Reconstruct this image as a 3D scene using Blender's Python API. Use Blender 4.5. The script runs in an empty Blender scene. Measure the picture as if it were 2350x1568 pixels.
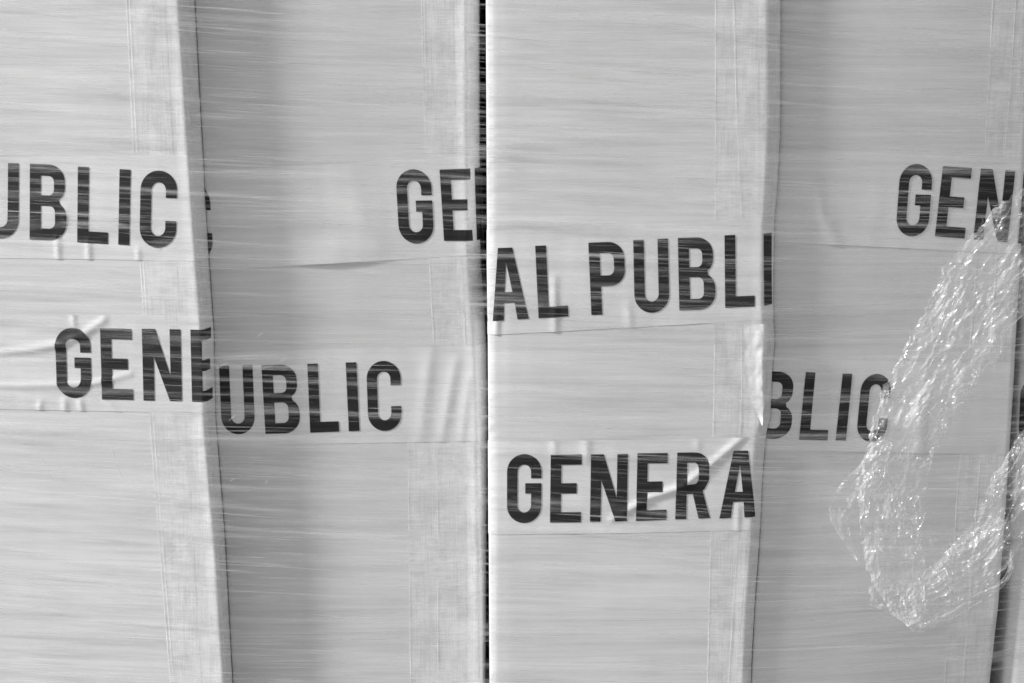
import bpy, math, random
import numpy as np
from mathutils import Vector, noise, geometry

random.seed(7)
R = math.radians
sc = bpy.context.scene

# ------------------------------------------------------------------ camera
PITCH = R(9.4)                 # looking a little downwards at the load
DIST = 0.832
AIM_Z = 0.50
LENS, SENSOR = 50.0, 36.0
cam_d = bpy.data.cameras.new('camera')
cam = bpy.data.objects.new('camera', cam_d)
sc.collection.objects.link(cam)
CAM = Vector((0.0, -DIST * math.cos(PITCH), AIM_Z + DIST * math.sin(PITCH)))
cam.location = CAM
cam.rotation_euler = (math.pi / 2 - PITCH, 0, 0)
cam_d.lens = LENS; cam_d.sensor_width = SENSOR
cam_d.clip_start = 0.02; cam_d.clip_end = 200
sc.camera = cam

# ------------------------------------------------------------------ light
SUN_AZ, SUN_EL = R(75.0), R(30.0)      # raking light along the row of cartons
w = bpy.data.worlds.new('World'); sc.world = w; w.use_nodes = True
nt = w.node_tree; nt.nodes.clear()
sky = nt.nodes.new('ShaderNodeTexSky'); sky.sky_type = 'NISHITA'; sky.sun_disc = False
sky.sun_elevation = SUN_EL; sky.sun_rotation = R(180) + SUN_AZ
bw = nt.nodes.new('ShaderNodeRGBToBW')   # black-and-white photograph
bg = nt.nodes.new('ShaderNodeBackground'); bg.inputs['Strength'].default_value = 0.15
wo = nt.nodes.new('ShaderNodeOutputWorld')
nt.links.new(sky.outputs[0], bw.inputs[0]); nt.links.new(bw.outputs[0], bg.inputs[0]); nt.links.new(bg.outputs[0], wo.inputs[0])
sd = bpy.data.lights.new('sun', 'SUN'); sd.energy = 4.0; sd.angle = R(6.5); sd.color = (1, 1, 1)
sun = bpy.data.objects.new('sun', sd); sc.collection.objects.link(sun)
to_sun = Vector((-math.sin(SUN_AZ) * math.cos(SUN_EL), -math.cos(SUN_AZ) * math.cos(SUN_EL), math.sin(SUN_EL)))
sun.rotation_euler = (-to_sun).to_track_quat('-Z', 'Y').to_euler()
sun.location = to_sun * 3 + Vector((0, 0, 0.5))
sc.view_settings.view_transform = 'Standard'; sc.view_settings.look = 'None'
sc.view_settings.gamma = 1.0; sc.view_settings.use_curve_mapping = False
sc.view_settings.exposure = 0.0
sc.cycles.transparent_max_bounces = 48
sc.cycles.max_bounces = 8
sc.cycles.use_denoising = True

# ------------------------------------------------------------------ helpers
IMG_W, IMG_H = 2350.0, 1568.0
FPX = IMG_W * LENS / SENSOR
FWD = Vector((0, math.cos(PITCH), -math.sin(PITCH)))
UP = Vector((0, math.sin(PITCH), math.cos(PITCH)))
def ray(u, v):
    return FWD + Vector((1, 0, 0)) * ((u - IMG_W / 2) / FPX) - UP * ((v - IMG_H / 2) / FPX)
def hit(u, v, y0=0.0, slope=0.0, xc=0.0):
    """point of the upright plane y = y0 + slope*(x-xc) seen along a measured direction"""
    d = ray(u, v)
    t = (y0 + slope * (CAM.x - xc) - CAM.y) / (d.y - slope * d.x)
    return CAM + d * t

def link(o, parent=None):
    sc.collection.objects.link(o)
    if parent is not None: o.parent = parent
    return o
def mesh_obj(name, verts, faces, material, parent=None, smooth=True):
    me = bpy.data.meshes.new(name)
    me.from_pydata([tuple(v) for v in verts], [], faces)
    if smooth: me.polygons.foreach_set('use_smooth', [True] * len(me.polygons))
    me.materials.append(material); me.update()
    return link(bpy.data.objects.new(name, me), parent)
def empty(name, loc=(0, 0, 0)):
    o = bpy.data.objects.new(name, None); o.location = loc; o.empty_display_size = 0.05
    return link(o)
def tag(o, label, cat, group=None, kind=None):
    o['label'] = label; o['category'] = cat
    if group: o['group'] = group
    if kind: o['kind'] = kind
def grid_faces(nu, nv):
    return [(i * nv + j, (i + 1) * nv + j, (i + 1) * nv + j + 1, i * nv + j + 1) for i in range(nu - 1) for j in range(nv - 1)]
def sm(a, b, x):
    t = min(1, max(0, (x - a) / (b - a))); return t * t * (3 - 2 * t)

# ------------------------------------------------------------------ materials
class NT:
    def __init__(s, name):
        s.m = bpy.data.materials.new(name); s.m.use_nodes = True
        s.t = s.m.node_tree; s.t.nodes.clear()
        s.out = s.n('ShaderNodeOutputMaterial')
    def n(s, t, **kw):
        nd = s.t.nodes.new(t)
        for k, v in kw.items(): setattr(nd, k, v)
        return nd
    def l(s, a, b): s.t.links.new(a, b)
    def coord(s, scale, rot=(0, 0, 0)):
        tc = s.n('ShaderNodeTexCoord'); mp = s.n('ShaderNodeMapping')
        mp.inputs['Scale'].default_value = scale; mp.inputs['Rotation'].default_value = rot
        s.l(tc.outputs['Object'], mp.inputs['Vector']); return mp.outputs[0]
    def noise(s, vec, scale=1.0, detail=4, rough=0.6, dist=0.0):
        nd = s.n('ShaderNodeTexNoise'); nd.inputs['Scale'].default_value = scale
        nd.inputs['Detail'].default_value = detail; nd.inputs['Roughness'].default_value = rough
        nd.inputs['Distortion'].default_value = dist
        s.l(vec, nd.inputs['Vector']); return nd.outputs[0]
    def ramp(s, fac, lo, hi, a=0.3, b=0.7):
        nd = s.n('ShaderNodeMapRange'); nd.inputs[1].default_value = a; nd.inputs[2].default_value = b
        nd.inputs[3].default_value = lo; nd.inputs[4].default_value = hi
        s.l(fac, nd.inputs[0]); return nd.outputs[0]
    def math(s, op, a, b):
        nd = s.n('ShaderNodeMath', operation=op)
        for i, x in enumerate((a, b)):
            if isinstance(x, (int, float)): nd.inputs[i].default_value = x
            else: s.l(x, nd.inputs[i])
        return nd.outputs[0]
    def bump(s, h, strength, dist):
        nd = s.n('ShaderNodeBump'); nd.inputs['Strength'].default_value = strength; nd.inputs['Distance'].default_value = dist
        s.l(h, nd.inputs['Height']); return nd.outputs[0]

def streak_noise(m, k=1.0):
    """fine long near-horizontal striations of stretched film / paper liner"""
    a = m.noise(m.coord((9 * k, 9 * k, 420 * k), (0, R(2.5), 0)), 1, 5, 0.62, 0.3)
    b = m.noise(m.coord((22 * k, 22 * k, 1300 * k), (0, R(1.0), 0)), 1, 3, 0.6, 0.2)
    return m.math('ADD', m.math('MULTIPLY', a, 0.6), m.math('MULTIPLY', b, 0.4))

def paper_material(name, base, var, rough=0.75, spec=0.2, bumps=0.00012, coat=0.0):
    m = NT(name); p = m.n('ShaderNodeBsdfPrincipled')
    st = streak_noise(m)
    mott = m.noise(m.coord((30, 30, 24)), 1, 6, 0.6)
    val = m.math('ADD', m.ramp(st, base - var, base + var, 0.36, 0.64), m.ramp(mott, -0.02, 0.02))
    broad = m.noise(m.coord((5, 5, 95), (0, R(3.5), 0)), 1, 4, 0.55, 0.4)
    val = m.math('ADD', val, m.ramp(broad, -0.045, 0.045, 0.35, 0.65))
    c = m.n('ShaderNodeCombineColor')
    for i in range(3): m.l(val, c.inputs[i])
    m.l(c.outputs[0], p.inputs['Base Color'])
    p.inputs['Roughness'].default_value = rough; p.inputs['Specular IOR Level'].default_value = spec
    p.inputs['Coat Weight'].default_value = coat; p.inputs['Coat Roughness'].default_value = 0.3
    m.l(m.bump(st, 1.0, bumps), p.inputs['Normal'])
    m.l(p.outputs[0], m.out.inputs[0]); return m.m

M_CARTON = paper_material('white_card', 0.70, 0.05)
M_TAPE = paper_material('white_printed_tape', 0.755, 0.035, rough=0.5, spec=0.35, bumps=0.0001, coat=0.05)
M_DARKCARD = paper_material('card_inside', 0.55, 0.03)

def ink_material():
    m = NT('black_ink'); p = m.n('ShaderNodeBsdfPrincipled')
    st = streak_noise(m, 0.8)
    wear = m.noise(m.coord((60, 60, 60)), 1, 6, 0.7)
    val = m.math('ADD', m.ramp(st, 0.012, 0.036, 0.40, 0.66), m.ramp(wear, 0.0, 0.006))
    c = m.n('ShaderNodeCombineColor')
    for i in range(3): m.l(val, c.inputs[i])
    m.l(c.outputs[0], p.inputs['Base Color'])
    p.inputs['Roughness'].default_value = 0.55; p.inputs['Specular IOR Level'].default_value = 0.3
    m.l(m.bump(st, 1.0, 0.00012), p.inputs['Normal'])
    m.l(p.outputs[0], m.out.inputs[0]); return m.m
M_INK = ink_material()

def clear_tape_material():
    m = NT('clear_packing_tape'); p = m.n('ShaderNodeBsdfPrincipled')
    h = m.noise(m.coord((45, 45, 1500)), 1, 3, 0.7)
    v = m.noise(m.coord((1500, 1500, 45)), 1, 3, 0.7)
    blot = m.noise(m.coord((70, 70, 70)), 1, 5, 0.65)
    wv = m.math('ADD', m.math('MULTIPLY', m.math('ADD', h, v), 0.5), m.math('MULTIPLY', m.math('SUBTRACT', blot, 0.5), 0.6))
    val = m.ramp(wv, 0.66, 0.92, 0.34, 0.62)
    c = m.n('ShaderNodeCombineColor')
    for i in range(3): m.l(val, c.inputs[i])
    m.l(c.outputs[0], p.inputs['Base Color'])
    p.inputs['Roughness'].default_value = 0.38; p.inputs['Specular IOR Level'].default_value = 0.5
    m.l(m.bump(wv, 0.8, 0.0002), p.inputs['Normal'])
    tr = m.n('ShaderNodeBsdfTransparent'); mx = m.n('ShaderNodeMixShader'); mx.inputs[0].default_value = 0.9
    m.l(tr.outputs[0], mx.inputs[1]); m.l(p.outputs[0], mx.inputs[2]); m.l(mx.outputs[0], m.out.inputs[0])
    return m.m
M_CLEAR = clear_tape_material()

def film_material(name, gain, rough, gloss, noisy=True):
    """thin clear plastic: what shows are its creases, so the cover follows the crease strength of the mesh"""
    m = NT(name)
    at = m.n('ShaderNodeAttribute', attribute_name='strength')
    f = m.math('MULTIPLY', at.outputs['Fac'], gain)
    if noisy:
        nz = m.noise(m.coord((45, 45, 1500), (0, R(2), 0)), 1, 4, 0.65)
        f = m.math('MULTIPLY', f, m.ramp(nz, 0.25, 1.5, 0.35, 0.65))
    f = m.math('MINIMUM', f, 0.92)
    df = m.n('ShaderNodeBsdfDiffuse'); df.inputs[0].default_value = (0.9, 0.9, 0.9, 1)
    tl = m.n('ShaderNodeBsdfTranslucent'); tl.inputs[0].default_value = (0.9, 0.9, 0.9, 1)
    a = m.n('ShaderNodeMixShader'); a.inputs[0].default_value = 0.35
    m.l(df.outputs[0], a.inputs[1]); m.l(tl.outputs[0], a.inputs[2])
    gl = m.n('ShaderNodeBsdfGlossy'); gl.inputs['Roughness'].default_value = rough; gl.inputs[0].default_value = (1, 1, 1, 1)
    b = m.n('ShaderNodeMixShader'); b.inputs[0].default_value = gloss
    m.l(a.outputs[0], b.inputs[1]); m.l(gl.outputs[0], b.inputs[2])
    tr = m.n('ShaderNodeBsdfTransparent'); mx = m.n('ShaderNodeMixShader')
    m.l(f, mx.inputs[0]); m.l(tr.outputs[0], mx.inputs[1]); m.l(b.outputs[0], mx.inputs[2]); m.l(mx.outputs[0], m.out.inputs[0])
    return m.m
M_FILM = film_material('stretch_film', 1.0, 0.3, 0.15)
M_CRUMPLE = film_material('crumpled_film', 1.0, 0.26, 0.17, noisy=False)
M_STRAND = film_material('film_crease', 1.0, 0.2, 0.3, noisy=False)

def floor_material():
    m = NT('concrete'); p = m.n('ShaderNodeBsdfPrincipled')
    val = m.ramp(m.noise(m.coord((3, 3, 3)), 1, 8, 0.65), 0.22, 0.34)
    c = m.n('ShaderNodeCombineColor')
    for i in range(3): m.l(val, c.inputs[i])
    m.l(c.outputs[0], p.inputs['Base Color']); p.inputs['Roughness'].default_value = 0.85
    m.l(p.outputs[0], m.out.inputs[0]); return m.m

# ------------------------------------------------------------------ ground
g = mesh_obj('floor', [(-12, -12, 0), (12, -12, 0), (12, 12, 0), (-12, 12, 0)], [(0, 1, 2, 3)], floor_material(), smooth=False)
g['kind'] = 'structure'

# ------------------------------------------------------------------ cartons
TOP = 0.90
DEPTH = 0.36
class Carton:
    """upright carton; its front sheet runs from the side panel over a crushed corner, the front and the other corner.
    edges are given as height -> position along the face"""
    def __init__(s, y0, yaw, xc, seed, lip_l=0.0, lip_r=0.0006, bulge=0.0012):
        s.y0, s.slope, s.xc, s.seed = y0, math.tan(yaw), xc, seed
        s.lip_l, s.lip_r, s.bulge = lip_l, lip_r, bulge
        s.twist = 0.0; s.bands = []
    def face(s, u, v): return hit(u, v, s.y0, s.slope, s.xc)
    def edge(s, pts):
        P = [s.face(u, v) for u, v in pts]
        P.sort(key=lambda p: p.z)
        zs = [p.z for p in P]; xs = [p.x for p in P]
        def f(z):
            if z <= zs[0]: return xs[0] + (z - zs[0]) * 0.3 * (xs[1] - xs[0]) / (zs[1] - zs[0])
            if z >= zs[-1]: return xs[-1] + (z - zs[-1]) * 0.3 * (xs[-1] - xs[-2]) / (zs[-1] - zs[-2])
            return float(np.interp(z, zs, xs))
        return f
    def set(s, left, right, cl, cr):
        """left/right: x of the ridges by height; cl/cr: (width, depth) of the crushed corners by height"""
        s.left, s.right, s.cl, s.cr = left, right, cl, cr
    def xy(s, a, z):
        """sheet coordinate a (x on the face, arc length round the corners) -> x, y without rounding"""
        l, r = s.left(z), s.right(z)
        yf = lambda x: s.y0 + (s.slope + s.twist * max(-0.25, min(0.25, 0.5 - z))) * (x - s.xc)
        if a < l:
            cw, cd = s.cl(z); q = math.hypot(cw, cd); d = l - a
            if d <= q: return l - cw * d / q, yf(l) + cd * d / q
            return l - cw, yf(l) + cd + (d - q)
        if a > r:
            cw, cd = s.cr(z); q = math.hypot(cw, cd); d = a - r
            if d <= q: return r + cw * d / q, yf(r) + cd * d / q
            return r + cw, yf(r) + cd + (d - q)
        y = yf(a)
        mid = (a - l) / (r - l)
        y -= s.bulge * math.sin(math.pi * mid) ** 0.7 if s.bulge > 0 else s.bulge * math.sin(math.pi * mid)
        k = 0.7 + 0.6 * noise.noise(Vector((s.seed * 7.1, z * 9, 0.3)))
        e = r - a
        if e < 0.007: y -= s.lip_r * k * (1 - e / 0.007)
        e = a - l
        if e < 0.007: y -= s.lip_l * k * (1 - e / 0.007)
        n = noise.noise(Vector((a * 9 + s.seed * 13, z * 5, s.seed))) * 0.0007 + noise.noise(Vector((a * 30 + s.seed * 3, z * 14, s.seed))) * 0.00014
        y += n * min(1, (a - l) / 0.02, (r - a) / 0.02)
        return a, y
    def rnd(s, a, z):
        X = Y = 0.0
        for k in (-1, -0.5, 0, 0.5, 1):
            x, y = s.xy(a + k * 0.0014, z); X += x; Y += y
        return X / 5, Y / 5
    def at(s, a, z, off=0.0):
        if s.left(z) + 0.009 < a < s.right(z) - 0.009:      # flat part of the face
            x, y = s.xy(a, z); k = math.hypot(1, s.slope)
            return Vector((x + s.slope / k * off, y - off / k, z))
        x, y = s.rnd(a, z)
        if off:
            x1, y1 = s.rnd(a + 0.0006, z); x0, y0 = s.rnd(a - 0.0006, z)
            dx, dy = x1 - x0, y1 - y0; q = math.hypot(dx, dy) or 1
            x += dy / q * off; y += -dx / q * off
        return Vector((x, y, z))
    def side_len(s, z): return s.cl(z), s.cr(z)

def build_carton(c, label, group):
    root = empty('carton', ((c.left(0) + c.right(0)) / 2, c.y0 + DEPTH / 2, 0))
    tag(root, label, 'carton', group)
    c.root = root
    org = root.location
    zs = list(np.linspace(0.0, 0.24, 8)) + list(np.linspace(0.25, 0.75, 90)) + list(np.linspace(0.76, TOP, 8))
    # front panel with its corner folds
    V = []; ncol = None
    for z in zs:
        l, r = c.left(z), c.right(z)
        ql = math.hypot(*c.cl(z)); qr = math.hypot(*c.cr(z))
        A = [l - ql - 0.006, l - ql - 0.002, l - ql] + list(np.linspace(l - ql * 0.8, l - 0.001, 4)) + list(np.linspace(l, l + 0.012, 10)) \
            + list(np.linspace(l + 0.014, r - 0.014, 70)) + list(np.linspace(r - 0.012, r, 10)) + list(np.linspace(r + 0.001, r + qr * 0.8, 4)) + [r + qr, r + qr + 0.002, r + qr + 0.006]
        ncol = len(A)
        V += [c.at(a, z) - org for a in A]
    mesh_obj('front_panel', V, [tuple(reversed(f)) for f in grid_faces(len(zs), ncol)], M_CARTON, root)
    # side panels, back panel, top flaps
    n = ncol; yb = c.y0 + DEPTH
    for side in (0, 1):
        V = []
        for i in (0, 25, 50, 75, len(zs) - 1):
            z = zs[i]; q = c.cl(z) if side == 0 else c.cr(z)
            a = (c.left(z) - math.hypot(*q) - 0.006) if side == 0 else (c.right(z) + math.hypot(*q) + 0.006)
            p = c.at(a, z)
            V += [p - org, Vector((p.x, yb, z)) - org]
        F = grid_faces(5, 2)
        mesh_obj('side_panel', V, F if side else [tuple(reversed(f)) for f in F], M_CARTON, root, False)
    z = 0.0
    def outer(z):
        return c.left(z) - c.cl(z)[0], c.right(z) + c.cr(z)[0]
    l0, r0 = outer(0); l1, r1 = outer(TOP)
    mesh_obj('back_panel', [Vector(p) - org for p in ((l0, yb, 0), (r0, yb, 0), (r1, yb, TOP), (l1, yb, TOP))], [(0, 1, 2, 3)], M_CARTON, root, False)
    ym = c.y0 + DEPTH / 2
    yf = c.y0 + 0.012
    for ya, yb2 in ((yf, ym - 0.0015), (ym + 0.0015, yb)):
        P = [(l1, ya, TOP), (r1, ya, TOP), (r1, yb2, TOP), (l1, yb2, TOP)]
        P += [(x, y, z + 0.004) for x, y, z in P]
        mesh_obj('top_flap', [Vector(p) - org for p in P], [(0, 3, 2, 1), (4, 5, 6, 7), (0, 1, 5, 4), (1, 2, 6, 5), (2, 3, 7, 6), (3, 0, 4, 7)], M_CARTON, root, False)
    return root

def const(w_, d_): return lambda z: (w_, d_)
PX = DIST / FPX     # metres per measured pixel on the faces

# first carton (its other edge lies outside the picture)
c1 = Carton(0.0, R(-6.0), -0.19, 1, lip_r=0.0010)
e1r = c1.edge([(414, 0), (448, 526), (466, 760), (474, 977), (498, 1250), (518, 1568)])
def c1r(z):
    t = min(1, max(0, (z - 0.30) / 0.40)); return (0.0003 + 0.0040 * t, 0.0152)
c1.set(lambda z: -0.385, e1r, const(0.005, 0.006), c1r)

# third carton, standing proud of its neighbours
c3 = Carton(0.0, R(0.0), 0.07, 3, lip_l=-0.0006, lip_r=0.0007)
e3l = c3.edge([(1135, 0), (1137, 500), (1139, 800), (1140, 1100), (1142, 1568)])
e3r = c3.edge([(1764, 0), (1766, 300), (1760, 440), (1753, 520), (1752, 700), (1757, 780), (1752, 860), (1749, 960), (1738, 1010), (1731, 1100), (1726, 1250), (1716, 1400), (1709, 1568)])
def c3r(z):
    t = min(1, max(0, (z - 0.30) / 0.40)); return (0.0048 + 0.0030 * t, 0.0052)
c3.set(e3l, e3r, const(0.0050, 0.0024), c3r)

# second carton, set back between them
c2 = Carton(0.0165, R(1.0), -0.10, 2, lip_r=0.0018, bulge=0.0006)
e2r = c2.edge([(1074, 0), (1075, 330), (1076, 560), (1092, 800), (1098, 1000), (1102, 1250), (1106, 1568)])
c2.set(lambda z: e1r(z) + c1r(z)[0] + 0.0006, e2r, const(0.0004, 0.002), lambda z: ((0.0062 if z > 0.5 else 0.0062 - (0.5 - z) * 0.02), 0.009))

# fourth carton
c4 = Carton(0.0150, R(7.2), 0.21, 4, lip_r=0.0005, bulge=0.0014); c4.twist = 0.20
e4r = c4.edge([(2362, 0), (2352, 300), (2340, 560), (2326, 850), (2310, 1150), (2293, 1400), (2275, 1568)])
c4.set(lambda z: e3r(z) + c3r(z)[0] + 0.0007, e4r, const(0.0004, 0.002), const(0.0026, 0.006))

# fifth carton
c5 = Carton(0.0345, R(3.0), 0.33, 5, lip_l=-0.0004)
e5l = c5.edge([(2396, 0), (2385, 400), (2372, 800), (2358, 1100), (2345, 1350), (2329, 1568)])
c5.set(e5l, lambda z: e5l(z) + 0.17, const(0.0062, 0.0040), const(0.005, 0.006))

GRP = 'film-wrapped cartons standing side by side'
build_carton(c1, 'white carton with UBLIC on its upper tape and GENE on its lower tape', GRP)
build_carton(c2, 'set-back shaded white carton with GE on its upper tape and UBLIC on its lower', GRP)
build_carton(c3, 'white carton with AL PUBLI on its upper tape and GENERA on its lower', GRP)
build_carton(c4, 'white carton with GEN and BLIC tapes, behind the crumpled hanging film', GRP)
build_carton(c5, 'white carton past the dark gap, mostly outside the picture', GRP)

# ------------------------------------------------------------------ tapes
def crease_field(c, creases):
    """creases: list of ((u,v) points, half width px, height mm)"""
    L = []
    for pts, wpx, h in creases:
        P = [c.face(u, v) for u, v in pts]
        L.append(([(p.x, p.z) for p in P], wpx * PX, h * 0.001))
    def f(a, z):
        tot = 0.0
        for P, w_, h in L:
            best = 1e9; tt = 0; acc = 0
            n = len(P) - 1
            for i in range(n):
                ax, az = P[i]; bx, bz = P[i + 1]
                dx, dz = bx - ax, bz - az; q = dx * dx + dz * dz
                t = ((a - ax) * dx + (z - az) * dz) / q
                tc = min(1, max(0, t))
                d = math.hypot(a - ax - tc * dx, z - az - tc * dz)
                if d < best: best = d; tt = (i + tc) / n
            if best < 3 * w_:
                tot += h * math.exp(-(best / w_) ** 2) * (0.35 + 0.65 * math.sin(math.pi * (0.12 + 0.76 * tt)))
        return tot
    return f

def printed_tape(c, top, bot, creases=(), a0=None, a1=None, lift=None, label=None):
    """top / bot: two measured points of the tape's edges"""
    T = [c.face(*p) for p in top]; B = [c.face(*p) for p in bot]
    kt = (T[1].z - T[0].z) / (T[1].x - T[0].x); kb = (B[1].z - B[0].z) / (B[1].x - B[0].x)
    zt = lambda a: T[0].z + kt * (a - T[0].x)
    zb = lambda a: B[0].z + kb * (a - B[0].x)
    zm = (T[0].z + B[0].z) / 2
    lo = c.left(zm) - 0.030 if a0 is None else a0
    hi = c.right(zm) + 0.030 if a1 is None else a1
    f = crease_field(c, creases)
    c.bands.append((zb, zt))
    def off(a, z):
        o = f(a, z) + 0.00012 * noise.noise(Vector((a * 120, z * 40, c.seed))) + 0.0001 * noise.noise(Vector((a * 40 + 5, z * 40, c.seed)))
        if lift: o += lift(a, z, zb(a), zt(a))
        return o
    na = int((hi - lo) / 0.0012); nz = 50
    V = []
    for i in range(na + 1):
        a = lo + (hi - lo) * i / na
        for j in range(nz + 1):
            z = zb(a) + (zt(a) - zb(a)) * j / nz
            V.append(c.at(a, z, 0.00023 + off(a, z)) - c.root.location)
    o = mesh_obj('printed_tape', V, [tuple(f) for f in grid_faces(na + 1, nz + 1)], M_TAPE, c.root)
    if label: o['label'] = label
    o_off = off
    return o, o_off

def arc(cx, cy, rx, ry, a0, a1, n=12):
    return [(cx + rx * math.cos(R(a0 + (a1 - a0) * i / n)), cy + ry * math.sin(R(a0 + (a1 - a0) * i / n))) for i in range(n + 1)]
H = 0.152   # bar height
def glyph(ch):
    """outlines in a 1 x 1 box (first outer, then counters)"""
    if ch == 'I': return [[(0, 0), (1, 0), (1, 1), (0, 1)]]
    if ch == 'L': t = .36; return [[(0, 0), (1, 0), (1, H), (t, H), (t, 1), (0, 1)]]
    if ch == 'E': t = .345; return [[(0, 0), (1, 0), (1, H), (t, H), (t, .425), (.85, .425), (.85, .578), (t, .578), (t, 1 - H), (1, 1 - H), (1, 1), (0, 1)]]
    if ch == 'N': return [[(0, 0), (.285, 0), (.29, .62), (.69, 0), (1, 0), (1, 1), (.715, 1), (.72, .34), (.345, 1), (0, 1)]]
    if ch == 'A': return [[(0, 0), (.31, 0), (.355, .235), (.645, .235), (.69, 0), (1, 0), (.70, 1), (.30, 1)], [(.392, .385), (.608, .385), (.5, .80)]]
    if ch in 'GC':
        t = .30; r = .5; ry = .25; ir = .5 - t; iry = .105
        up = .648
        o = [(1, up)] + arc(.5, 1 - ry, r, ry, 0, 180, 18) + arc(.5, ry, r, ry, 180, 360, 18)
        if ch == 'G': o += [(1, .578), (.53, .578), (.53, .428), (1 - t, .428)]
        else: o += [(1, .35), (1 - t, .35)]
        o += arc(.5, H + iry, ir, iry, 360, 180, 12) + arc(.5, 1 - H - iry, ir, iry, 180, 0, 12) + [(1 - t, up)]
        return [o]
    if ch == 'U':
        t = .30; ir = .5 - t
        return [[(0, 1)] + arc(.5, .25, .5, .25, 180, 360, 18) + [(1, 1), (1 - t, 1)] + arc(.5, H + .105, ir, .105, 360, 180, 12) + [(t, 1)]]
    if ch == 'P':
        t = .305
        o = [(0, 0), (t, 0), (t, .39)] + arc(.56, .39 + .22, .44, .22, -90, 0, 8) + arc(.56, 1 - .22, .44, .22, 0, 90, 8) + [(0, 1)]
        i = [(t, .54)] + arc(.54, .54 + .095, .16, .095, -90, 0, 6) + arc(.54, 1 - H - .095, .16, .095, 0, 90, 6) + [(t, 1 - H)]
        return [o, i]
    if ch == 'R':
        t = .315
        o = [(0, 0), (t, 0), (t, .375), (.50, .375), (.675, 0), (1, 0), (.79, .42), (.85, .445)] + arc(.6, .62, .39, .18, -25, 0, 4) + arc(.56, 1 - .21, .43, .21, 0, 90, 8) + [(0, 1)]
        i = [(t, .52)] + arc(.53, .52 + .09, .14, .09, -90, 0, 6) + arc(.53, 1 - H - .09, .14, .09, 0, 90, 6) + [(t, 1 - H)]
        return [o, i]
    if ch == 'B':
        t = .30
        o = [(0, 0)] + arc(.54, .235, .46, .235, -90, 0, 8) + arc(.66, .30, .34, .20, 0, 62, 6) + [(.80, .505)] + arc(.62, .70, .335, .19, -58, 0, 6) + arc(.52, .78, .435, .22, 0, 90, 8) + [(0, 1)]
        i1 = [(t, H)] + arc(.53, H + .085, .155, .085, -90, 0, 6) + arc(.53, .452 - .085, .155, .085, 0, 90, 6) + [(t, .452)]
        i2 = [(t, .59)] + arc(.51, .59 + .08, .15, .08, -90, 0, 6) + arc(.51, 1 - H - .08, .15, .08, 0, 90, 6) + [(t, 1 - H)]
        return [o, i1, i2]

def inside(loops, x, y):
    c = False
    for lp in loops:
        n = len(lp)
        for i in range(n):
            x0, y0 = lp[i]; x1, y1 = lp[i - 1]
            if (y0 > y) != (y1 > y) and x < (x1 - x0) * (y - y0) / (y1 - y0) + x0: c = not c
    return c
GL = {}
def glyph_tris(ch):
    if ch in GL: return GL[ch]
    loops = []
    for lp in glyph(ch):
        o = []
        n = len(lp)
        for i in range(n):      # refine the outline, drop doubles
            a, b = lp[i], lp[(i + 1) % n]
            if math.hypot(a[0] - b[0], a[1] - b[1]) < 1e-5: continue
            k = max(1, int(math.hypot((a[0] - b[0]) * 0.5, a[1] - b[1]) / 0.04))
            o += [(a[0] + (b[0] - a[0]) * j / k, a[1] + (b[1] - a[1]) * j / k) for j in range(k)]
        loops.append(o)
    V = []; E = []
    for lp in loops:
        s = len(V); V += lp; E += [(s + i, s + (i + 1) % len(lp)) for i in range(len(lp))]
    for i in range(1, 18):
        for j in range(1, 36):
            x, y = (i + 0.5 * (j % 2)) / 18, j / 36
            if inside(loops, x, y) and min(math.hypot((x - a) * .5, y - b) for lp in loops for a, b in lp) > 0.014: V.append((x, y))
    r = geometry.delaunay_2d_cdt([Vector(v) for v in V], E, [], 0, 1e-6)
    v2 = [(p.x, p.y) for p in r[0]]
    F = []
    for f in r[2]:
        cx = sum(v2[i][0] for i in f) / 3; cy = sum(v2[i][1] for i in f) / 3
        if inside(loops, cx, cy): F.append(tuple(f))
    GL[ch] = (v2, F); return GL[ch]

def letter(c, tape, off, ch, TL, TR, BL, BR):
    v2, F = glyph_tris(ch)
    V = []
    for x, y in v2:
        u = (TL[0] * (1 - x) + TR[0] * x) * y + (BL[0] * (1 - x) + BR[0] * x) * (1 - y)
        v = (TL[1] * (1 - x) + TR[1] * x) * y + (BL[1] * (1 - x) + BR[1] * x) * (1 - y)
        p = c.face(u, v)
        V.append(c.at(p.x, p.z, 0.0005 + off(p.x, p.z)) - c.root.location)
    # faces look outwards (towards -y)
    a, b, d = (V[i] for i in F[0])
    nrm = (b - a).cross(d - a)
    if nrm.y > 0: F = [tuple(reversed(f)) for f in F]
    o = mesh_obj('letter', V, F, M_INK, tape)
    o['label'] = 'black printed letter ' + ch
    return o

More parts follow.
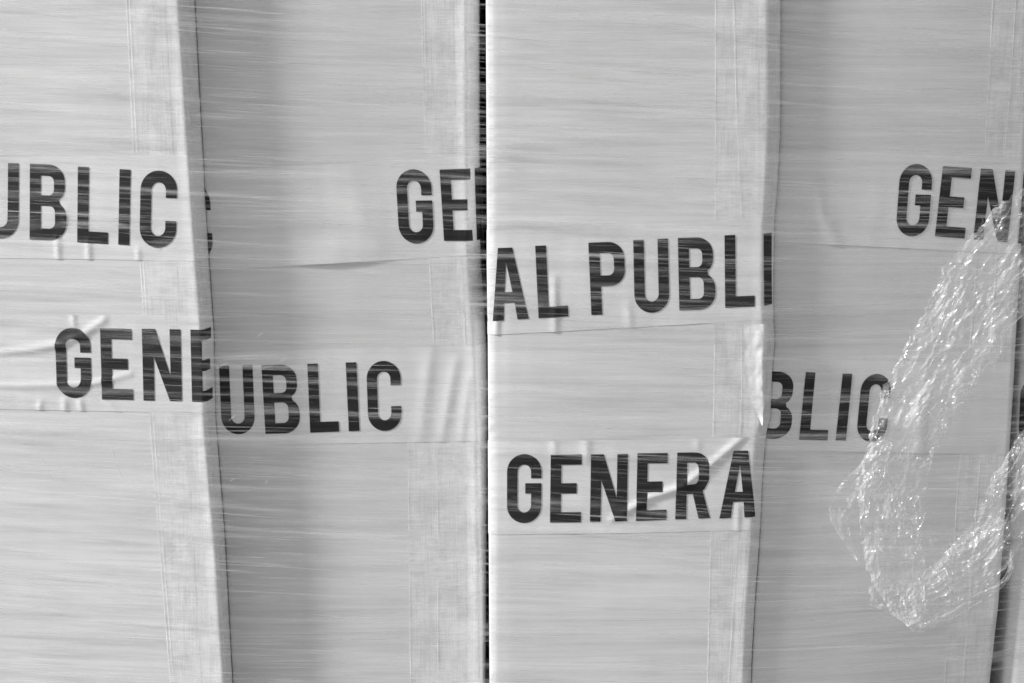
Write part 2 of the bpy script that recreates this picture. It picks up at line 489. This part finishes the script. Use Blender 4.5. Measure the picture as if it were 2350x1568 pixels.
# first carton
t, f = printed_tape(c1, [(0, 360), (400, 356)], [(0, 592), (400, 598)],
    [([(133, 546), (136, 594)], 7, .8), ([(204, 552), (206, 597)], 7, .8), ([(318, 572), (320, 600)], 6, .6), ([(150, 480), (152, 520)], 9, .5)],
    label='white tape printed GENERAL PUBLIC, its end showing')
for a in [('P', (-140, 369), (-58, 372), (-143, 541), (-61, 545)), ('U', (-37, 373), (45, 375), (-40, 546), (44, 549)), ('B', (70.5, 375.8), (153.5, 378.5), (69.6, 549.5), (155, 552.5)),
          ('L', (180.4, 382), (251, 386), (178.7, 555.8), (248.8, 560)), ('I', (276, 388), (301.3, 389.7), (272.7, 561), (298, 563)),
          ('C', (325, 390), (408, 393), (321, 567), (404, 570))]: letter(c1, t, f, *a)
t, f = printed_tape(c1, [(0, 722), (400, 724)], [(0, 938), (400, 946)],
    [([(-60, 815), (60, 803), (130, 793), (195, 766), (240, 734)], 9, 1.4), ([(-60, 884), (50, 885), (140, 883), (215, 880), (300, 858)], 8, 1.0),
     ([(168, 716), (173, 756)], 6, .8), ([(95, 922), (93, 940)], 7, .7), ([(150, 918), (152, 942)], 8, .8), ([(185, 918), (190, 943)], 7, .8), ([(240, 915), (275, 945)], 6, .4)])
for a in [('G', (127.5, 751), (208, 752.5), (133, 911), (212.5, 914)), ('E', (230.8, 751.8), (303, 754.7), (235.8, 916), (307.6, 917.5)),
          ('N', (326.5, 754.3), (415, 756), (330.6, 918.8), (418.3, 920.5)), ('E', (437.6, 756.4), (510, 758), (441.4, 921.7), (514, 923))]: letter(c1, t, f, *a)

# second carton
def lift2(a, z, zb, zt):
    p = c2.face(770, 600).x
    return 0.0014 * math.exp(-((a - p) / 0.023) ** 2) * (1 - sm(0, 0.022, z - zb))
t, f = printed_tape(c2, [(490, 392), (1095, 356)], [(490, 620), (1095, 585)], [([(1076, 515), (1090, 575)], 7, .7), ([(800, 420), (850, 560)], 40, .8)], lift=lift2)
for a in [('C', (398, 416), (480, 420), (408, 594), (491, 598)), ('G', (907.5, 389.5), (988, 388), (917, 559.5), (997, 558.5)),
          ('E', (1008.8, 389.4), (1079.7, 387), (1019.3, 553), (1086, 553)), ('N', (1097, 387), (1184, 384), (1105, 553), (1192, 551))]: letter(c2, t, f, *a)
t, f = printed_tape(c2, [(500, 808), (1095, 793)], [(500, 1022), (1095, 1012)],
    [([(990, 800), (965, 1005)], 16, .7), ([(1045, 830), (1015, 1008)], 13, .8), ([(1075, 870), (1060, 1010)], 10, .6)])
for a in [('P', (405, 844), (483, 841), (412, 1001), (490, 998)), ('U', (503, 839.4), (580, 836.8), (510, 996.6), (586.4, 995.6)),
          ('B', (600.5, 838), (683.5, 835.8), (609.8, 995), (690, 993.5)), ('L', (705.6, 834.8), (772, 832.5), (712.4, 992.5), (778.5, 989.9)),
          ('I', (793.6, 831.6), (818, 831), (801, 989.3), (825.3, 988.3)), ('C', (840.5, 829), (918.5, 827), (846, 989.5), (922.5, 987.5))]: letter(c2, t, f, *a)

# third carton
t, f = printed_tape(c3, [(1140, 528), (1750, 502)], [(1140, 768), (1750, 734)],
    [([(1272, 640), (1274, 763)], 9, .9), ([(1440, 700), (1446, 754)], 10, .5), ([(1143, 700), (1139, 772)], 8, .9)])
for a in [('R', (1021, 575), (1101, 572), (1034, 743), (1116, 738)), ('A', (1118, 570.5), (1200, 567), (1131, 737), (1213.3, 731)),
          ('L', (1228, 564), (1296, 561), (1236, 730), (1304, 725.4)), ('P', (1349.8, 556.6), (1430.4, 553.6), (1356.9, 722.4), (1438, 719)),
          ('U', (1452.6, 550.6), (1532, 547), (1456, 718), (1536, 716)), ('B', (1554.8, 545.6), (1638, 543.5), (1558.4, 711.8), (1642, 709.8)),
          ('L', (1662, 540), (1730, 537), (1663.6, 706.2), (1731.6, 703.2)), ('I', (1751.5, 536.5), (1777, 535), (1753.5, 702), (1779, 700))]: letter(c3, t, f, *a)
t, f = printed_tape(c3, [(1140, 1013), (1730, 1003)], [(1140, 1227), (1730, 1216)],
    [([(1405, 1190), (1490, 1140), (1560, 1118), (1625, 1070), (1708, 1000)], 9, 1.5), ([(1271, 1008), (1273, 1046)], 9, .6), ([(1345, 1008), (1347, 1052)], 11, .7),
     ([(1694, 1160), (1692, 1222)], 6, .6), ([(1600, 1008), (1602, 1030)], 9, .4)])
for a in [('G', (1164, 1042), (1242.5, 1041), (1163.5, 1200), (1242, 1199)), ('E', (1263.8, 1042.9), (1334.7, 1041.3), (1262, 1198.2), (1332.7, 1197)),
          ('N', (1356, 1041.7), (1440.4, 1040), (1353.5, 1196.6), (1437.6, 1193.8)), ('E', (1462.4, 1038.9), (1531.6, 1038.5), (1458.8, 1194.2), (1528.4, 1191.4)),
          ('R', (1553.7, 1037.7), (1627, 1037), (1548.9, 1191), (1628.5, 1187.8)), ('A', (1658, 1035), (1741, 1033), (1650.5, 1189), (1734, 1186))]: letter(c3, t, f, *a)

# fourth carton
t, f = printed_tape(c4, [(1800, 340), (2340, 362)], [(1800, 556), (2340, 582)], [([(1870, 420), (1885, 500), (1920, 562)], 16, 1.0)])
for a in [('G', (2064.5, 375.5), (2139, 377), (2052.5, 541), (2126.5, 543)), ('E', (2160.7, 381), (2227, 385.6), (2143, 541.7), (2211, 547)),
          ('N', (2247.5, 386.5), (2326.4, 392), (2231, 549), (2310, 555.6)), ('E', (2347.4, 393), (2412, 397), (2334, 558), (2400, 562))]: letter(c4, t, f, *a)
t, f = printed_tape(c4, [(1780, 822), (2320, 832)], [(1780, 1032), (2320, 1044)], [([(2120, 840), (2110, 1030)], 18, .5)])
for a in [('B', (1744, 852), (1826, 853.5), (1729, 1005), (1812, 1007)), ('L', (1848, 853.4), (1909, 855), (1832, 1008), (1897.4, 1009.4)),
          ('I', (1932.4, 856.6), (1954.5, 857), (1915.8, 1009.4), (1939.3, 1010.3)), ('C', (1977, 857), (2046, 858), (1962, 1012), (2031, 1013.5))]: letter(c4, t, f, *a)

# fifth carton: only the rim of a letter shows in the gap
t, f = printed_tape(c5, [(2370, 838), (2450, 840)], [(2362, 1048), (2442, 1050)])
letter(c5, t, f, 'G', (2345, 870), (2415, 871), (2338, 1022), (2408, 1023))

# clear corner tapes under the printed ones
def clear_tape(c, lpts, rpts=None, z0=None, z1=None, wrap=0.03, off=0.0001, creases=()):
    fl = c.edge(lpts); fr = c.edge(rpts) if rpts else None
    f = crease_field(c, creases)
    zs = np.linspace(z0, z1, max(4, int((z1 - z0) / 0.003)))
    V = []
    for z in zs:
        l = fl(z); r = fr(z) if fr else c.right(z) + wrap
        A = [l, l + .0003, l + .0006, l + .0009, l + .0013] + list(np.linspace(l + .002, r - .0015, 40)) + [r - .001, r - .0005, r]
        n = len(A)
        for a in A:
            under = any(zb(a) - .001 < z < zt(a) + .001 for zb, zt in c.bands)
            # curled rim where the tape starts
            rim = 0.00014 * math.exp(-((a - l - .0006) / 0.0004) ** 2) * (0.6 + 0.6 * noise.noise(Vector((a * 10, z * 30, 2))))
            o = off + (0 if under else rim) + f(a, z) + (0 if under else 0.00008 * noise.noise(Vector((a * 200, z * 60, 3 + c.seed))))
            V.append(c.at(a, z, o) - c.root.location)
    return mesh_obj('clear_tape', V, [tuple(reversed(q)) for q in grid_faces(len(zs), n)], M_CLEAR, c.root)

zof = lambda c, u, v: c.face(u, v).z
clear_tape(c1, [(290, 0), (307, 378), (330, 740), (342, 950), (390, 1560)], z0=0.20, z1=TOP - .05)
clear_tape(c1, [(297, 0), (315, 378), (337, 740), (350, 950), (397, 1560)], [(380, 0), (399, 378), (412, 740), (424, 950), (463, 1560)], z0=0.20, z1=TOP - .05, off=0.00016)
clear_tape(c2, [(966, 0), (974, 350)], z0=zof(c2, 970, 400), z1=TOP - .05)
clear_tape(c2, [(972, 0), (980, 350)], [(1040, 0), (1047, 350)], z0=zof(c2, 970, 400), z1=TOP - .05, off=.00016)
clear_tape(c2, [(982, 560), (996, 830)], [(1058, 560), (1072, 830)], z0=zof(c2, 990, 830), z1=zof(c2, 990, 560))
clear_tape(c2, [(935, 1000), (941, 1568)], z0=0.2, z1=zof(c2, 940, 990))
clear_tape(c2, [(1002, 1000), (1004, 1568)], [(1069, 1000), (1071, 1568)], z0=0.2, z1=zof(c2, 940, 990), off=.00016)
clear_tape(c3, [(1640, 0), (1640, 560), (1637, 900), (1629, 1230), (1622, 1568)], z0=0.2, z1=TOP - .05)
clear_tape(c3, [(1682, 0), (1688, 250), (1700, 500), (1700, 900), (1692, 1230), (1670, 1568)], [(1736, 0), (1742, 250), (1740, 560), (1738, 900), (1715, 1230), (1690, 1568)], z0=0.2, z1=TOP - .05, off=.00016)
clear_tape(c4, [(2272, 0), (2262, 210), (2254, 400), (2215, 900), (2198, 1100), (2168, 1568)], z0=0.2, z1=TOP - .05)
clear_tape(c4, [(2324, 0), (2312, 210), (2298, 400), (2262, 900), (2245, 1100), (2212, 1568)], [(2345, 0), (2338, 210), (2325, 400), (2300, 900), (2285, 1100), (2255, 1568)], z0=0.2, z1=TOP - .05, off=.00016)

# torn, lifted flap of tape on the crushed corner of the third carton
def torn_flap():
    outline_l = [(1706, 742), (1706, 780), (1708, 830), (1712, 880), (1722, 915), (1736, 950), (1746, 972)]
    outline_r = [(1764, 742), (1765, 765), (1762, 800), (1756, 840), (1757, 880), (1755, 925), (1748, 975)]
    n, mcol = 40, 14
    V = []
    for i in range(n):
        s = i / (n - 1) * 6; k = min(5, int(s)); q = s - k
        L = [outline_l[k][d] * (1 - q) + outline_l[k + 1][d] * q for d in (0, 1)]
        Rr = [outline_r[k][d] * (1 - q) + outline_r[k + 1][d] * q for d in (0, 1)]
        for j in range(mcol):
            t = j / (mcol - 1)
            u = L[0] * (1 - t) + Rr[0] * t; v = L[1] * (1 - t) + Rr[1] * t
            p = c3.face(u, v)
            base = c3.at(p.x, p.z)
            cr = abs(noise.noise(Vector((u * .035, v * .02, 4)))) * 0.0022 + abs(noise.noise(Vector((u * .09, v * .05, 8)))) * 0.0007
            h = 0.0006 + 0.0012 * sm(0, 1, t) + cr * (0.3 + t)
            V.append(Vector((base.x, min(base.y, 0.0012) - h, base.z)) - c3.root.location)
    o = mesh_obj('torn_tape_flap', V, [tuple(reversed(q)) for q in grid_faces(n, mcol)], M_TAPE, c3.root, True)
    o['label'] = 'crinkled torn flap of tape lifting off the crushed corner'
torn_flap()

# ------------------------------------------------------------------ stretch film
def ridge_pts(z):
    return [(-0.5, 0.030), (e1r(z), 0.0 + c1.slope * (e1r(z) - c1.xc) - 0.0016), (e3l(z), -0.0012), (e3r(z), -0.0026), (e4r(z), c4.y0 + c4.slope * (e4r(z) - c4.xc) - 0.004), (e5l(z) + 0.004, c5.y0 - 0.003), (0.7, 0.04)]
RC = {}
def film_y(x, z):
    key = round(z * 500)
    if key not in RC: RC[key] = ridge_pts(z)
    P = RC[key]
    y = P[-1][1]
    for i in range(len(P) - 1):
        if x <= P[i + 1][0]:
            y = P[i][1] + (P[i + 1][1] - P[i][1]) * (x - P[i][0]) / (P[i + 1][0] - P[i][0]); break
    # held just off the bulging faces
    for c in (c1, c3):
        if c.left(z) < x < c.right(z): y = min(y, c.xy(x, z)[1] - 0.0012)
    return y

def slope_at(v):
    return np.interp(v, [-100, 0, 200, 350, 500, 700, 1000, 1080, 1300, 1450, 1700], [4.5, 4.2, 4.0, 2.5, 2.0, 2.0, 1.0, 3.8, 4.2, 1.2, 0.6])

film = empty('stretch_film', (0, 0, 0.25))
tag(film, 'clear stretch film pulled tight across all the cartons, full of fine creases', 'plastic film')
class Ribbons:
    def __init__(s): s.V = []; s.F = []; s.S = []
    def add(s, pts, wid, strength, roll, seg_taper=True):
        """pts: centre points; wid: half width; a small tent of two strips, fading at rims and ends"""
        n = len(pts); base = len(s.V)
        for i, p in enumerate(pts):
            a = pts[max(0, i - 1)]; b = pts[min(n - 1, i + 1)]
            d = (b - a).normalized()
            up = Vector((-d.z, 0, d.x)).normalized()
            t = i / (n - 1)
            tp = math.sin(math.pi * t) ** 0.7 if seg_taper else 1
            w_ = wid * (0.35 + 0.65 * tp)
            dy = Vector((0, -1, 0))
            s.V += [p + up * w_ - dy * roll * w_, p + dy * 0.35 * w_, p - up * w_ + dy * roll * w_]
            s.S += [0.0, strength * tp, 0.0]
        for i in range(n - 1):
            q = base + 3 * i
            s.F += [(q, q + 1, q + 4, q + 3), (q + 1, q + 2, q + 5, q + 4)]
    def build(s, name, mat, parent):
        o = mesh_obj(name, [v - parent.location for v in s.V], s.F, mat, parent)
        at = o.data.attributes.new('strength', 'FLOAT', 'POINT'); at.data.foreach_set('value', s.S)
        o['kind'] = 'stuff'
        return o

rb = Ribbons()
rng = random.Random(21)
N_STREAK = 6000
for i in range(N_STREAK):
    u = rng.uniform(-350, 2700); v = rng.uniform(-160, 1730)
    big = rng.random()
    p0 = hit(u, v, -0.002)
    L = min(0.22, 0.022 * math.exp(rng.gauss(0.55, 0.65)))
    if big < 0.10:
        wid = rng.uniform(0.0008, 0.0024); st = rng.uniform(0.12, 0.32); L *= 1.8
    elif big < 0.45:
        wid = rng.uniform(0.0003, 0.0009); st = rng.uniform(0.08, 0.36); L *= 1.2
    else:
        wid = rng.uniform(0.00014, 0.00032); st = rng.uniform(0.08, 0.40)
    # patches where the film is smoother
    st *= 0.45 + 1.1 * max(0, 0.5 + noise.noise(Vector((u / 260, v / 70, 2.2))))
    ang = -R(float(slope_at(v)) + rng.gauss(0, 1.1))
    lay = rng.uniform(0.0002, 0.0022)
    n = max(5, min(14, int(L / 0.010)))
    ph = rng.uniform(0, 100)
    pts = []
    for k in range(n):
        q = (k / (n - 1) - 0.5) * L
        x = p0.x + q; z = p0.z + q * math.tan(ang) + 0.0007 * noise.noise(Vector((x * 22, ph, 0)))
        pts.append(Vector((x, film_y(x, z) - lay, z)))
    rb.add(pts, wid, st, rng.uniform(-0.5, 0.5))
for i in range(170):
    u = rng.uniform(-300, 2650); v = rng.uniform(-120, 1700)
    p0 = hit(u, v, -0.002); L = rng.uniform(0.06, 0.2); ph = rng.uniform(0, 100)
    ang = -R(float(slope_at(v)) * 1.15 + rng.gauss(0, 0.8)); lay = rng.uniform(0.0004, 0.0024)
    pts = []
    for k in range(14):
        q = (k / 13 - 0.5) * L; x = p0.x + q
        z = p0.z + q * math.tan(ang) + 0.0016 * noise.noise(Vector((x * 16, ph, 0)))
        pts.append(Vector((x, film_y(x, z) - lay, z)))
    rb.add(pts, rng.uniform(0.0016, 0.0036), rng.uniform(0.12, 0.30), rng.uniform(-0.3, 0.3))
rb.build('film_crease', M_FILM, film)

# short bright nicks where the film is pinched
rb2 = Ribbons()
nicks = [((20, 932), (30, 925)), ((62, 988), (70, 978)), ((70, 1018), (76, 1012)), ((590, 775), (606, 760)), ((500, 828), (560, 818)), ((575, 858), (640, 832)), ((640, 832), (660, 820)),
         ((525, 965), (545, 948)), ((528, 1102), (542, 1096)), ((610, 1112), (616, 1098)), ((720, 1120), (760, 1112)), ((1020, 1060), (1032, 1040)), ((1050, 1040), (1062, 1025)),
         ((985, 1075), (992, 1066)), ((330, 1068), (340, 1064)), ((255, 1030), (262, 1060)), ((262, 1060), (280, 1105)), ((75, 1040), (100, 1080)), ((100, 1080), (118, 1115)), ((20, 1112), (160, 1108)),
         ((160, 1108), (300, 1106)), ((310, 1190), (420, 1100)), ((330, 1330), (480, 1200)), ((495, 846), (530, 828))]
for a, b in nicks:
    pts = []
    for k in range(7):
        t = k / 6
        u = a[0] + (b[0] - a[0]) * t; v = a[1] + (b[1] - a[1]) * t + 2.0 * noise.noise(Vector((u * .1, 3, t * 3)))
        p = hit(u, v, -0.003)
        pts.append(Vector((p.x, film_y(p.x, p.z) - 0.0026, p.z)))
    rb2.add(pts, 0.00030, 0.75 if abs(a[0] - b[0]) < 40 else 0.35, 0.3)
rb2.build('pinched_crease', M_STRAND, film)

# ------------------------------------------------------------------ crumpled hanging film
wad = empty('crumpled_film', tuple(hit(2100, 1440, -0.004)))
tag(wad, 'crumpled twisted rope of clear plastic film hanging in a loop over the cartons', 'plastic film')
def band(name, ctrl, nl, nw, y_base, amp, seed, st):
    """ctrl: (u, v, half width px) along the band"""
    V = []; S = []
    t_c = np.linspace(0, 1, len(ctrl))
    tt = np.linspace(0, 1, nl)
    # smooth the controls
    def smooth(vals):
        y = np.interp(np.linspace(0, 1, 200), t_c, vals); k = np.ones(25) / 25
        y = np.convolve(np.pad(y, 12, mode='edge'), k, mode='valid'); return np.interp(tt, np.linspace(0, 1, 200), y)
    U = smooth([c[0] for c in ctrl]); W = smooth([c[1] for c in ctrl]); Hw = smooth([c[2] for c in ctrl])
    step = float(np.sum(np.hypot(np.diff(U), np.diff(W)))) / nl
    for i in range(nl):
        a = max(0, i - 1); b = min(nl - 1, i + 1)
        d = Vector((U[b] - U[a], W[b] - W[a])).normalized(); nrm = Vector((-d.y, d.x))
        for j in range(nw):
            q = j / (nw - 1) * 2 - 1
            rag = 1 + 0.16 * noise.noise(Vector((i * 0.11, seed, 5 if q > 0 else 9))) + 0.08 * noise.noise(Vector((i * .4, seed, 2 if q > 0 else 4)))
            u = U[i] + nrm.x * q * Hw[i] * rag; v = W[i] + nrm.y * q * Hw[i] * rag
            # irregular facets, stretched a little along the band
            ac = q * Hw[i]; al = i * step
            wx = 9 * noise.noise(Vector((ac / 40, al / 60, seed))); wy = 14 * noise.noise(Vector((ac / 40, al / 60, seed + 9)))
            d, _ = noise.voronoi(Vector(((ac + wx) / 20, (al + wy) / 46, seed)))
            d2, _ = noise.voronoi(Vector(((ac + wy) / 8, (al + wx) / 17, seed + 4)))
            n1 = noise.noise(Vector((ac / 55, al / 120, seed)))
            n2 = min(1, (d[1] - d[0]) * 1.2); n3 = min(1, (d2[1] - d2[0]) * 1.2)
            y = y_base - amp * (1 - q * q * 0.7) * (0.45 + 0.7 * n1) - 0.0042 * d[0] - 0.0022 * d2[0]
            p = hit(u, v, y)
            x_f = film_y(p.x, p.z)
            V.append(Vector((p.x, min(p.y, x_f - 0.0008), p.z)) - wad.location)
            e = 1 - abs(q)
            crest = max(0, 1 - n2 / 0.12) + 0.6 * max(0, 1 - n3 / 0.15)
            S.append(st * (0.62 + 0.5 * (1 - min(1, e * 9)) + 0.38 * crest + 0.9 * noise.noise(Vector((u / 70, v / 110, seed))) + 0.5 * noise.noise(Vector((u / 16, v / 30, seed)))))
    o = mesh_obj(name, V, grid_faces(nl, nw), M_CRUMPLE, wad, False)
    at = o.data.attributes.new('strength', 'FLOAT', 'POINT'); at.data.foreach_set('value', S)
    return o
A = [(2420, 470, 70), (2345, 545, 98), (2268, 650, 98), (2200, 770, 98), (2140, 870, 94), (2092, 960, 84), (2060, 1040, 76), (2045, 1130, 74), (2044, 1220, 70), (2056, 1310, 66), (2082, 1385, 46), (2108, 1440, 16)]
B = [(2070, 1395, 20), (2130, 1375, 56), (2200, 1330, 62), (2262, 1262, 62), (2310, 1180, 66), (2350, 1090, 60), (2400, 1000, 50)]
C = [(2050, 1010, 30), (1998, 1085, 30), (1950, 1140, 36), (1922, 1180, 24), (1945, 1245, 8), (1975, 1290, 6)]
D = [(2075, 1290, 70), (2130, 1310, 76), (2200, 1310, 74), (2265, 1270, 60), (2320, 1200, 40)]
E = [(1998, 1340, 5), (2002, 1385, 8), (2050, 1402, 7), (2085, 1428, 9), (2108, 1446, 11), (2140, 1432, 8), (2200, 1404, 9), (2250, 1368, 10), (2318, 1334, 6), (2324, 1250, 5)]
band('film_band', E, 150, 10, -0.005, 0.003, 14.0, 0.45)
band('film_band', A, 260, 60, -0.006, 0.010, 1.3, 0.33)
band('film_band', B, 170, 46, -0.005, 0.009, 5.1, 0.28)
band('film_band', C, 90, 20, -0.005, 0.005, 8.8, 0.34)
band('film_band', D, 90, 34, -0.004, 0.005, 11.2, 0.16)

# bright sharp folds along the bands
rb3 = Ribbons(); rg = random.Random(5)
def folds(ctrl, n, y0, lo=0.0, hi=1.0, smax=1.0):
    t_c = np.linspace(0, 1, len(ctrl))
    f = lambda k, t: float(np.interp(t, t_c, [c[k] for c in ctrl]))
    for _ in range(n):
        t = rg.uniform(lo, hi); q = max(-1.02, min(1.02, rg.choice((-1, -1, 1)) * rg.random() ** 0.45)); ln = 0.0045 * math.exp(rg.gauss(0.1, 0.75))
        big = rg.random() < 0.07
        pts = []
        m = 7; ph = rg.uniform(0, 99); skew = rg.gauss(0, .22)
        dt = ln / PX / 900
        y = y0 - rg.uniform(0, 0.009)
        for k in range(m):
            s = t + dt * (k / (m - 1) - .5); s = min(1, max(0, s))
            qq = q + skew * (k / (m - 1) - .5) + 0.10 * noise.noise(Vector((k * .9, ph, 0)))
            u0, v0, h = f(0, s), f(1, s), f(2, s)
            d = Vector((f(0, min(1, s + .01)) - f(0, max(0, s - .01)), f(1, min(1, s + .01)) - f(1, max(0, s - .01)))).normalized()
            p = hit(u0 - d.y * qq * h, v0 + d.x * qq * h, y - 0.002 * noise.noise(Vector((k * .7, ph, 4))))
            pts.append(p)
        rb3.add(pts, rg.uniform(0.0003, 0.0006) if big else rg.uniform(0.00014, 0.00034), (rg.uniform(.6, .95) if big else rg.uniform(.3, .85)) * smax, rg.uniform(-1.2, 1.2))
folds(A, 420, -0.010, smax=.85); folds(B, 190, -0.008, smax=.85); folds(C, 70, -0.006, smax=.85); folds(D, 60, -0.006, smax=.7); folds(E, 90, -0.008, smax=.85)
rb3.build('fold', M_STRAND, wad)
